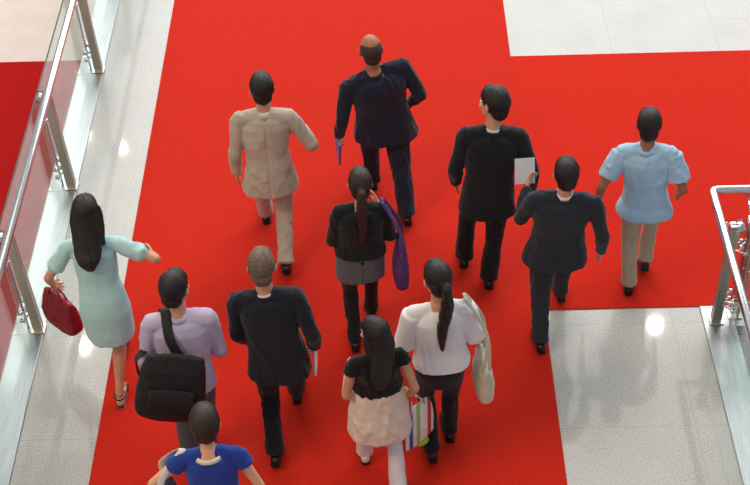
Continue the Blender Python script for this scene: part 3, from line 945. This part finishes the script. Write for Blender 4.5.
for sg in (-.02, .02):
    strap_mesh(t, base, 'strap', [c + P.fwd * .10 + UPV * .14 + P.rt * sg, c + P.fwd * .08 + UPV * .33, P.sh['R'] + UPV * .078 + P.fwd * (sg + .02) - P.srt * .01, c - P.fwd * .07 + UPV * .33, c - P.fwd * .10 + UPV * .14 + P.rt * sg], .014, .004, BAGPUR, side=P.srt)

# 5 man in the black suit, centre right
P = person('man in a black suit with head turned left, both legs apart', H=1.80, head=-2, headpx=(494, 104), look=48, feet={'L': (464, 268, .10, 10), 'R': (489, 289, .085, 0)}, twist=2, build=1.02,
           hands={'R': ('loc', .10, .04, -.51, (.4, -1, 0)), 'L': ('loc', .05, .12, -.51, (.4, -1, 0))}, pel_t=.85)
body(P)
trousers(P, BLACK, flare=1.12); torso_wear(P, 'jacket', BLACK, hem=-.34, flare=.014)
collar(P, BLACK, .074, .022, 'jacket_collar'); collar(P, STRIPE_SHIRT, .062, .038, 'shirt_collar')
hair(P, HAIR); shoes(P)

# 6 man in the charcoal suit at the granite corner
P = person('man in a dark blue-grey suit stepping beside the corner of the right granite floor', H=1.67, head=4, headpx=(566, 174), feet={'L': (541, 353, .09, 4), 'R': (561, 302, .10, 6)}, twist=-8, build=1.14,
           hands={'R': ('loc', .10, .04, -.52, (.4, -1, 0)), 'L': ('loc', .04, .32, -.20, (.35, -.6, -1))})
body(P, grip='L')
trousers(P, CHAR); torso_wear(P, 'jacket', CHAR, hem=-.36, flare=.03, wr=.014)
collar(P, CHAR, .074, .022, 'jacket_collar'); collar(P, WHITE, .063, .045, 'shirt_collar')
hair(P, HAIR); shoes(P)
w = P.wr['L'] + P.hdir['L'] * .09
base = w - UPV * .1
u = P.rt; v = (UPV * .9 + P.fwd * .35).normalized(); n_ = u.cross(v)
bm = bmesh.new(); loft(bm, [(w - v * .05 - u * .03, u * .075, n_ * .002), (w + v * .15 - u * .03, u * .075, n_ * .002)], n=24, power=10, cap=0)
o = put(fin('paper_sheet', bm, PAPER, None), None, base); o.location = base
o['label'] = 'white paper sheet held up by the man in the dark blue-grey suit'; o['category'] = 'paper'

# 7 man in the sky blue shirt
P = person('man in a loose sky blue short-sleeved shirt and khaki trousers', H=1.68, head=-6, headpx=(649, 125), feet={'L': (628, 295, .085, 0), 'R': (644, 272, .17, 30)}, twist=-6, skin=SKIND,
           hands={'R': ('loc', .10, .12, -.48, (.4, -1, 0)), 'L': ('loc', .14, .0, -.50, (.4, -1, 0))}, pel_t=.4)
body(P)
trousers(P, KHAKI); torso_wear(P, 'shirt', SKYB, hem=-.22, flare=.035, sleeve=.72, sleeve_r=1.12, wr=.014)
collar(P, SKYB, .072, .024, 'shirt_collar')
hair(P, HAIR); shoes(P)

# 8 man with the black shoulder bag
P = person('man in a lavender shirt with a big black bag slung on his back', H=1.72, head=6, headpx=(175, 289), look=-25, feet={'L': (194, 478, .10, 10), 'R': (210, 452, .085, 0)}, twist=0,
           hands={'R': ('loc', -.02, .25, -.32, (.25, -1, -.2)), 'L': ('loc', .05, .12, -.48, (.3, -1, 0))})
body(P)
trousers(P, GREYT); torso_wear(P, 'shirt', LAV, hem=-.16, flare=.0, sleeve=1, sleeve_r=1.0)
collar(P, LAV, .072, .026, 'shirt_collar'); hair(P, HAIRB if False else HAIR); shoes(P)
base = P.pel - P.fwd * .30 - UPV * .35
t = thing('messenger_bag', 'big black bag with a wide strap on the back of the man in lavender', 'bag', base)
bk = -P.sfw
c = P.pel + bk * .235 + P.sp * .10 - P.srt * .09
put(bagbox(None, 'bag_body', c, (P.srt - P.sp * .22, P.sp + P.srt * .22, bk), .44, .48, .16, BAGBLK), t, base)
bm = bmesh.new()
uu = (P.srt - P.sp * .22).normalized(); vv = (P.sp + P.srt * .22).normalized()
loft(bm, [(c + bk * .085 - vv * .17, uu * .15, bk * .018), (c + bk * .085 + vv * .02, uu * .15, bk * .016)], n=24, power=5, cap=1)
put(fin('front_pocket', bm, BAGBLK, None, True), t, base)
s1 = P.sc + P.sp * .105 - P.srt * .085
strap_mesh(t, base, 'strap', [c + P.srt * .10 + P.sp * .20 - bk * .02, P.sc + bk * .168 - P.sp * .16 - P.srt * .02, P.sc + bk * .13 - P.sp * .03 - P.srt * .07, s1 - bk * .01, P.sc - bk * .125 - P.sp * .08 - P.srt * .13],
           .032, .005, BAGBLK, side=P.srt)
strap_mesh(t, base, 'strap', [c - P.srt * .20 + P.sp * .10 - bk * .02, c - P.srt * .21 + P.sp * .16 - bk * .10, P.pel + P.sp * .26 - P.srt * .235 * 1.0], .028, .005, BAGBLK, side=bk)

# 9 grey-haired man
P = person('grey-haired man in a dark navy suit walking on the left of the aisle', H=1.76, head=0, headpx=(262, 267), feet={'L': (276, 466, .10, 8), 'R': ('off', .13, .60, .10, -6)}, twist=0, build=1.04, pel_t=.42,
           hands={'R': ('loc', .09, .04, -.51, (.35, -1, 0)), 'L': ('loc', .0, .16, -.50, (.2, -1, 0))})
body(P, grip='R')
trousers(P, BLACK); torso_wear(P, 'jacket', fab('midnight_wool', 25, 29, 40), hem=-.34, flare=.016)
collar(P, BLACK, .074, .022, 'jacket_collar'); collar(P, STRIPE_SHIRT, .063, .034, 'shirt_collar')
hair(P, HAIRG, bulk=.97); shoes(P)
w = P.wr['R'] + P.hdir['R'] * .07
base = w - UPV * .15
u = (UPV + P.fwd * .35).normalized(); v = (P.fwd - u * P.fwd.dot(u)).normalized(); n_ = u.cross(v)
t = thing('magazine', 'white and pale blue papers in the right hand of the grey-haired man', 'papers', base)
bm = bmesh.new(); loft(bm, [(w - u * .17, v * .105, n_ * .006), (w + u * .12, v * .105, n_ * .006)], n=24, power=10, cap=0)
put(fin('pages', bm, PAPER, None), t, base)
bm = bmesh.new(); loft(bm, [(w + n_ * .0085 - u * .172, v * .107, n_ * .0015), (w + n_ * .0085 + u * .122, v * .107, n_ * .0015)], n=24, power=10, cap=0)
put(fin('cover', bm, mat('pale_blue_card', lin(150, 190, 220), .4), None), t, base)

# 10 woman in white trousers
P = person('woman in a sleeveless black top and white trousers, long black hair', H=1.57, head=8, female=True, headpx=(375, 334), look=35, feet={'L': (366, 464, .085, 0), 'R': (400, 500, .11, 14)}, twist=6, build=1.03,
           hands={'L': ('loc', .0, .24, -.36, (.3, -1, 0)), 'R': ('loc', .08, .06, -.50, (.3, -1, 0))})
body(P, grip='R')
trousers(P, WHITE, flare=1.15); torso_wear(P, 'top', fab('black_jersey', 18, 18, 20), hem=.36, sleeve=.22, sleeve_r=.95)
bm = bmesh.new()
loft(bm, torso_rings(P, [(-.62, .225, .170, -.01), (-.2, .210, .152, -.008), (.05, .186, .134, 0), (.40, .156, .118, 0)], .010), n=32, power=2.2, cap=1, capk=.12)
wfuse(P, 'cardigan', bm, .009, CREAM, smooth=4, disp=folds(9, .013, 9, st=.3))
hair(P, HAIR, 'long', .14); shoes(P, WHSTRAP)
w = P.wr['R'] + P.hdir['R'] * .08
c = w - UPV * .27 + P.rt * .05 - P.fwd * .03
base = c - UPV * .2
t = thing('tote_bag', 'striped white tote bag beside the woman in white trousers', 'bag', base)
put(bagbox(None, 'bag_body', c, (P.rt * .8 + P.fwd * .6, UPV, P.rt * .6 - P.fwd * .8), .30, .34, .11, TOTE), t, base)
for sg in (-1, 1):
    u = (P.rt * .8 + P.fwd * .6).normalized(); n_ = (P.rt * .6 - P.fwd * .8).normalized() * sg * .02
    strap_mesh(t, base, 'handle', [c + u * .07 + UPV * .15 + n_, c + u * .04 + UPV * .23 + n_, w + n_ * .3, c - u * .06 + UPV * .23 + n_, c - u * .08 + UPV * .15 + n_], .010, .004, TOTE, side=n_)
bm = bmesh.new(); ell(bm, c - UPV * .185 + P.rt * .02, P.rt * .07, P.fwd * .06, UPV * .022, 16)
put(fin('lime_base', bm, LIME, None, True), t, base)

# 11 woman in white blouse
P = person('woman in a white blouse and dark trousers with a black ponytail', H=1.70, head=6, female=True, headpx=(437, 279), look=15, feet={'L': (433, 462, .10, 10), 'R': (450, 442, .085, 0)}, twist=2, build=1.04,
           hands={'L': ('loc', .0, .24, -.34, (.3, -1, 0)), 'R': ('loc', .0, .22, -.30, (.35, -1, 0))})
body(P)
trousers(P, DARKT, flare=1.05); torso_wear(P, 'blouse', WHITE, hem=.02, flare=.0, sleeve=.95, sleeve_r=1.15, grow=.006, waist=-.012)
hair(P, HAIR, 'pony', .38); shoes(P)
base = P.sh['R'] + P.srt * .1 - UPV * .80
t = thing('shoulder_bag', 'cream shoulder bag hanging beside the woman in the white blouse', 'bag', base)
c = P.sh['R'] + P.srt * .135 - UPV * .62 - P.fwd * .05
put(bagbox(None, 'bag_body', c, (P.fwd, UPV, P.rt), .34, .30, .12, BAGCRM), t, base)
for sg in (-.02, .02):
    strap_mesh(t, base, 'strap', [c + P.fwd * .11 + UPV * .12 + P.rt * sg, c + P.fwd * .08 + UPV * .45, P.sh['R'] + UPV * .082 + P.fwd * (sg + .02), c - P.fwd * .07 + UPV * .45, c - P.fwd * .11 + UPV * .12 + P.rt * sg], .012, .004, BAGCRM, side=P.srt)

# 12 woman at the lower edge
P = person('woman in a royal blue top at the lower edge, dark brown hair', H=1.64, head=4, female=True, headpx=(205, 424), feet={'L': (222, 612, .10, 10), 'R': (242, 585, .085, 0)}, twist=0, build=1.02,
           skin=mat('skin_light', lin(232, 176, 140), .5, c2=lin(222, 164, 126), nscale=14),
           hands={'L': ('loc', .12, .20, -.30, (.9, -1, 0)), 'R': ('loc', .10, .08, -.48, (.6, -1, 0))})
body(P)
trousers(P, DARKT); torso_wear(P, 'top', BLUE, hem=-.1, sleeve=.3, sleeve_r=1.0, top=.93, thick=1.02)
collar(P, CREAM, .088, .012, 'collar', -.02)
hair(P, HAIRB, 'short', bulk=1.06); shoes(P)
base = P.sh['L'] - P.srt * .12 - UPV * .62
t = thing('shoulder_bag', 'navy shoulder bag with white strap on the woman in royal blue', 'bag', base)
c = P.sh['L'] - P.srt * .14 - UPV * .42 + P.fwd * .02
put(bagbox(None, 'bag_body', c, (P.fwd, UPV, P.rt), .34, .28, .12, BAGNVY), t, base)
for sg in (0,):
    strap_mesh(t, base, 'strap', [c + P.fwd * .11 + UPV * .12 + P.rt * sg, c + P.fwd * .08 + UPV * .30, P.sh['L'] + UPV * .066 + P.fwd * (sg + .02) + P.srt * .01, c - P.fwd * .07 + UPV * .30, c - P.fwd * .11 + UPV * .12 + P.rt * sg], .022, .005, WHSTRAP, side=P.srt)
